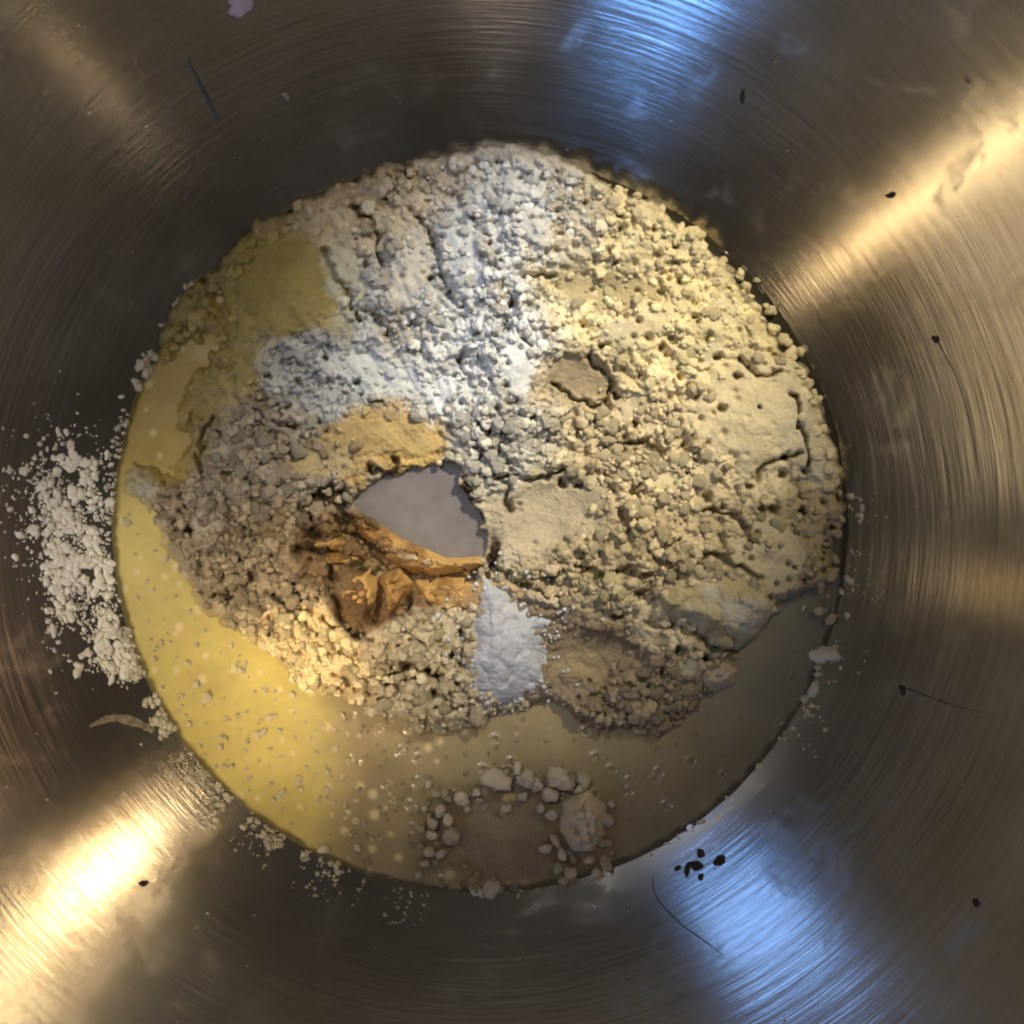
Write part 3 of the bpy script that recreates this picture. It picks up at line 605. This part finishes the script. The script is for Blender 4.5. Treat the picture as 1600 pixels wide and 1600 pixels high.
dust = empty('spilled_flour'); tag(dust, 'band of dry white flour spilled on the bare steel left of the butter', 'flour')
BAND = [(75, 705), (110, 770), (100, 830), (130, 890), (150, 950), (175, 1010), (205, 1050)]
def band_pts(n, spread):
    r = np.random.default_rng(n); t = r.random(n)*(len(BAND)-1.001); k = t.astype(int); f = (t-k)[:, None]; B = np.array(BAND, float)
    p = B[k]*(1-f)+B[k+1]*f; w = np.interp(t, [0, 1, 2, 3, 4, 5, 6], [55, 62, 48, 44, 50, 40, 14]); return p+r.normal(size=(n, 2))*w[:, None]*np.array([.62, .5])*spread
p = band_pts(1100, 1.0); p = np.concatenate([p, np.stack([rng.normal(112, 22, 700), rng.normal(870, 75, 700)], -1)])
clus = fbm(p[:, 0], p[:, 1], 22, 701, 2); keep = (clus > .43) & (np.hypot(p[:, 0]-X0, p[:, 1]-Y0) > 578)
p = p[keep]; szs = 1.8+np.abs(rng.normal(size=len(p)))**1.5*2.4; szs = np.minimum(szs, 6)
od = np.argsort(-szs)
for k in od[:280]: wall_grain(dust, p[k, 0], p[k, 1], szs[k], (.88, .83, .72), 'grain', DUST_M, .5, random.uniform(.8, 1.6))
def wall_stuff(name, pts_, sizes, c, parent, m=DUST_M):
    V = []; Fs = []; C = []; off = 0
    for (u, v), s_ in zip(pts_, sizes):
        x, y, zz = on_wall(u, v); V.append(SH1[rng.integers(12)]*np.array([s_*S*rng.uniform(.7, 1.5), s_*S*rng.uniform(.7, 1.3), s_*S*.5])+np.array([x, y, zz+s_*S*.1]))
        Fs.append(I1[1]+off); off += len(V[-1]); C.append(np.tile(np.append(np.array(c)*rng.uniform(.8, 1.1), .9), (len(V[-1]), 1)))
    o = mesh_obj(name, np.concatenate(V), np.concatenate(Fs), m, parent, smooth=True, cols=np.concatenate(C)); return o
p2 = band_pts(2600, 1.25); cl2 = fbm(p2[:, 0], p2[:, 1], 26, 703, 2); p2 = p2[(cl2 > .42) & (np.hypot(p2[:, 0]-X0, p2[:, 1]-Y0) > 575)]
o = wall_stuff('fine_flour', np.concatenate([p2, p[od[280:]]]), np.concatenate([rng.uniform(.8, 2.6, len(p2)), szs[od[280:]]]), (.76, .70, .58), dust); o['kind'] = 'stuff'
# thin crust of flour along the shore line
sh = []; ss = []
def shore(a0, a1, n, r0, r1, s0, s1):
    for k in range(n):
        a = math.radians(random.uniform(a0, a1)); r = random.uniform(r0, r1)
        if math.sin(a*31)+math.sin(a*73+1)+.8*math.sin(a*149) < -.1: continue
        sh.append((X0+r*math.cos(a), Y0-r*math.sin(a))); ss.append(random.uniform(s0, s1)**1)
shore(196, 215, 260, 572, 592, 1.5, 6); shore(210, 250, 420, 574, 600, 1, 4.2); shore(225, 262, 260, 580, 640, .8, 2.4); shore(140, 158, 200, 568, 590, 1.5, 5); shore(-42, 10, 130, 574, 600, 1, 4.5); shore(-35, 5, 120, 580, 640, .8, 2.2); shore(-90, -45, 60, 574, 584, 1, 3.2); shore(160, 180, 160, 572, 590, 1, 3.5)
o = wall_stuff('flour_residue', sh, ss, (.58, .52, .40), None); tag(o, 'thin broken line of flour grains stuck to steel along the butter shore', 'flour residue', kind='stuff')
# pale crumbs caught at the shore, told apart by where they sit
for (u, v, s_, lg, c, lab) in [
    (1287, 1023, 12, 1.6, (.62, .56, .50), 'long pale crumb on the steel at the right shore, the upper of two'),
    (1270, 1078, 9, 1.7, (.60, .55, .48), 'narrow pale crumb on the steel at the right shore, the lower of two'),
    (768, 1388, 15, 1.4, (.50, .48, .38), 'greenish pale crumb at the bottom shore below the wet flour island'),
    (745, 1392, 7, 1., (.66, .62, .5), 'small white crumb just left of the crumb at the bottom shore'),
    (1140, 470, 9, 1., (.66, .58, .4), 'cream crumb fallen in the dark gap at the upper right shore'),
    (505, 1327, 9, 1., (.70, .62, .45), 'bright crumb at the lower left shore of the yellow butter'),
    (190, 620, 4.5, 1., (.7, .66, .6), 'tiny white crumb on the steel above the spilled flour'),
    (1182, 438, 5, 1., (.55, .46, .3), 'tiny crumb on the steel beside the upper right shore'),
    (447, 150, 4.5, 1.2, (.55, .52, .46), 'single pale crumb on the dark steel above left of the heap'),
    (1510, 125, 5.5, 1., (.42, .34, .26), 'pale brown crumb high on the steel at upper right')]:
    tag(wall_grain(None, u, v, s_, c, 'crumb', DUST_M, .6, lg), lab, 'crumb')
mo = []; ms = []
for k in range(110):
    a = random.uniform(0, 6.28); r = random.uniform(600, 1010); mo.append((X0+r*math.cos(a), Y0-r*math.sin(a))); ms.append(random.uniform(.5, 1.5))
tag(wall_stuff('dust_motes', mo, ms, (.5, .44, .34), None), 'very fine scattered flour dust all over the bare steel wall', 'dust', kind='stuff')
# dark specks
speck_m = simple('dark_speck', (.030, .022, .014), .6, .3, 900, .3)
def speck(u, v, s_, lab, grp=None, lg=1.2): return tag(wall_grain(None, u, v, s_, (.03, .022, .015), 'speck', speck_m, .4, lg), lab, 'speck', grp)
for (u, v, s_, lg, lab) in [(1392, 305, 5, 1.6, 'dark speck beside the gold streak at upper right'), (1462, 530, 5.5, 1.3, 'dark brown speck at the top of a thin trail on the right wall'),
    (1160, 150, 3.5, 2.4, 'dark elongated speck below the blue reflection at the top'), (225, 1380, 6, 1.4, 'dark speck under the bright warm reflection at lower left'),
    (1410, 1078, 5, 1.3, 'dark speck at the start of a scratch on the lower right wall'), (1525, 1410, 6, 1.2, 'dark speck alone near the right edge at the bottom')]:
    speck(u, v, s_, lab, None, lg)
for (u, v, s_, lab) in [(1095, 1333, 5, 'topmost'), (1124, 1345, 6, 'rightmost'), (1088, 1352, 6, 'central'), (1074, 1358, 6.5, 'lower middle'), (1059, 1356, 4.5, 'leftmost'), (1095, 1370, 5, 'bottom')]:
    speck(u, v, s_, lab+' black speck of the cluster of six on the blue reflection', 'black specks on the blue reflection', 1.3)
# scratches, dried drips and painted reflection marks: thin raised ribbons following the steel
def ribbon(name, path, w, m, lab, cat, h=.00006):
    B = np.array(path, float); pts_ = []
    for a in range(len(B)-1):
        p0 = B[max(a-1, 0)]; p1 = B[a]; p2_ = B[a+1]; p3 = B[min(a+2, len(B)-1)]
        for t in np.linspace(0, 1, 10, endpoint=(a == len(B)-2)):
            pts_.append(.5*((2*p1)+(-p0+p2_)*t+(2*p0-5*p1+4*p2_-p3)*t*t+(-p0+3*p1-3*p2_+p3)*t**3))
    pts_ = np.array(pts_); n = len(pts_); T = np.gradient(pts_, axis=0); T /= np.linalg.norm(T, axis=1)[:, None]; Nn = np.stack([-T[:, 1], T[:, 0]], -1)
    V = []
    for k in range(n):
        ww = (w if not isinstance(w, (list, tuple)) else np.interp(k/(n-1), np.linspace(0, 1, len(w)), w))*random.uniform(.75, 1.25)
        for q, hh in ((-1, -.2), (-.5, .7), (0, 1), (.5, .7), (1, -.2)):
            uv = pts_[k]+Nn[k]*ww*.5*q; V.append(on_wall(uv[0], uv[1], hh*h))
    Fr = [(k*5+j, k*5+j+1, (k+1)*5+j+1, (k+1)*5+j) for k in range(n-1) for j in range(4)]
    return tag(mesh_obj({'drip': 'dried_drip', 'scratch': 'scratch', 'smear': 'smear'}[cat], V, Fr, m), lab, cat)  # scratch and smear also name the two painted reflection ribbons
drip_and_reflection_m = simple('dried_drip', (.05, .035, .02), .45, .3, 400, .2)  # also the dark of the painted reflection edge
ribbon('dried_drip', [(1465, 535), (1490, 580), (1508, 630), (1522, 690), (1532, 750)], [2.4, 1.6, 1.1, .8], drip_and_reflection_m, 'thin dark dried trail running down the right wall', 'drip')
ribbon('dried_drip', [(1413, 1074), (1455, 1090), (1490, 1102), (1535, 1114)], [3, 2.4, 1.6, 1], drip_and_reflection_m, 'dark straight scratch on the lower right wall', 'scratch')
ribbon('dried_drip', [(1020, 1370), (1025, 1400), (1060, 1440), (1100, 1470), (1130, 1492)], [1.4, 2.0, 2.8, 2.2, 1], drip_and_reflection_m, 'dark painted line for the left edge of the lower blue reflection', 'scratch')  # edge of the window's reflection, laid on as a dark ribbon
ribbon('dried_drip', [(292, 90), (312, 130), (330, 165), (340, 190)], [3, 8, 9, 4], simple('painted_reflection', (.10, .11, .10), .35, .2, 300, .1), 'faint grey painted reflection on the dark upper left wall', 'smear')  # reflection of a utensil, painted on as a grey ribbon
ribbon('dried_drip', [(140, 1135), (175, 1122), (210, 1128), (240, 1142)], [5, 13, 17, 9], simple('flour_smear', (.27, .22, .15), .5, .5, 900, .4), 'curved pale smear of wet flour on the lower left wall', 'smear', .0001)
# milky drop high on the wall
dr = wall_grain(None, 376, 6, 17, (.72, .62, .74), 'milk_drop', attr_mat('milk', .2, 0, 200, .5, 0, .02), .45, 1.0); tag(dr, 'pinkish white drop on the upper wall at the top edge', 'drop')
# ================================================================== bits floating on the butter
fl = empty('floating_crumbs'); tag(fl, 'scattered pale crumbs and specks floating on the open butter', 'crumbs')
cnt = 0
while cnt < 260:
    a = random.uniform(0, 6.28); r = math.sqrt(random.random())*562; u = X0+r*math.cos(a); v = Y0+r*math.sin(a)
    if 222 < v < 1185 and float(sample(SD, np.array([u]), np.array([v]))[0]) > -8: continue
    if math.hypot((u-803)/120, (v-1300)/90) < 1: continue
    if v < 900 and u > 330: continue
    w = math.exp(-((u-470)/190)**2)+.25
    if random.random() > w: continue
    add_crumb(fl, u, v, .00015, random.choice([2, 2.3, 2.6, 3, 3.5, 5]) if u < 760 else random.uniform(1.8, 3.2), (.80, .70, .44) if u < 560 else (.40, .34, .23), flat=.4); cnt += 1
for (u, v, s_) in [(325, 1092, 13), (545, 1190, 8), (555, 1282, 8), (295, 1132, 7), (345, 1150, 8), (467, 1220, 10), (292, 1035, 7)]:
    add_crumb(fl, u, v, .0001, s_*.8, (.80, .68, .40), flat=.3)
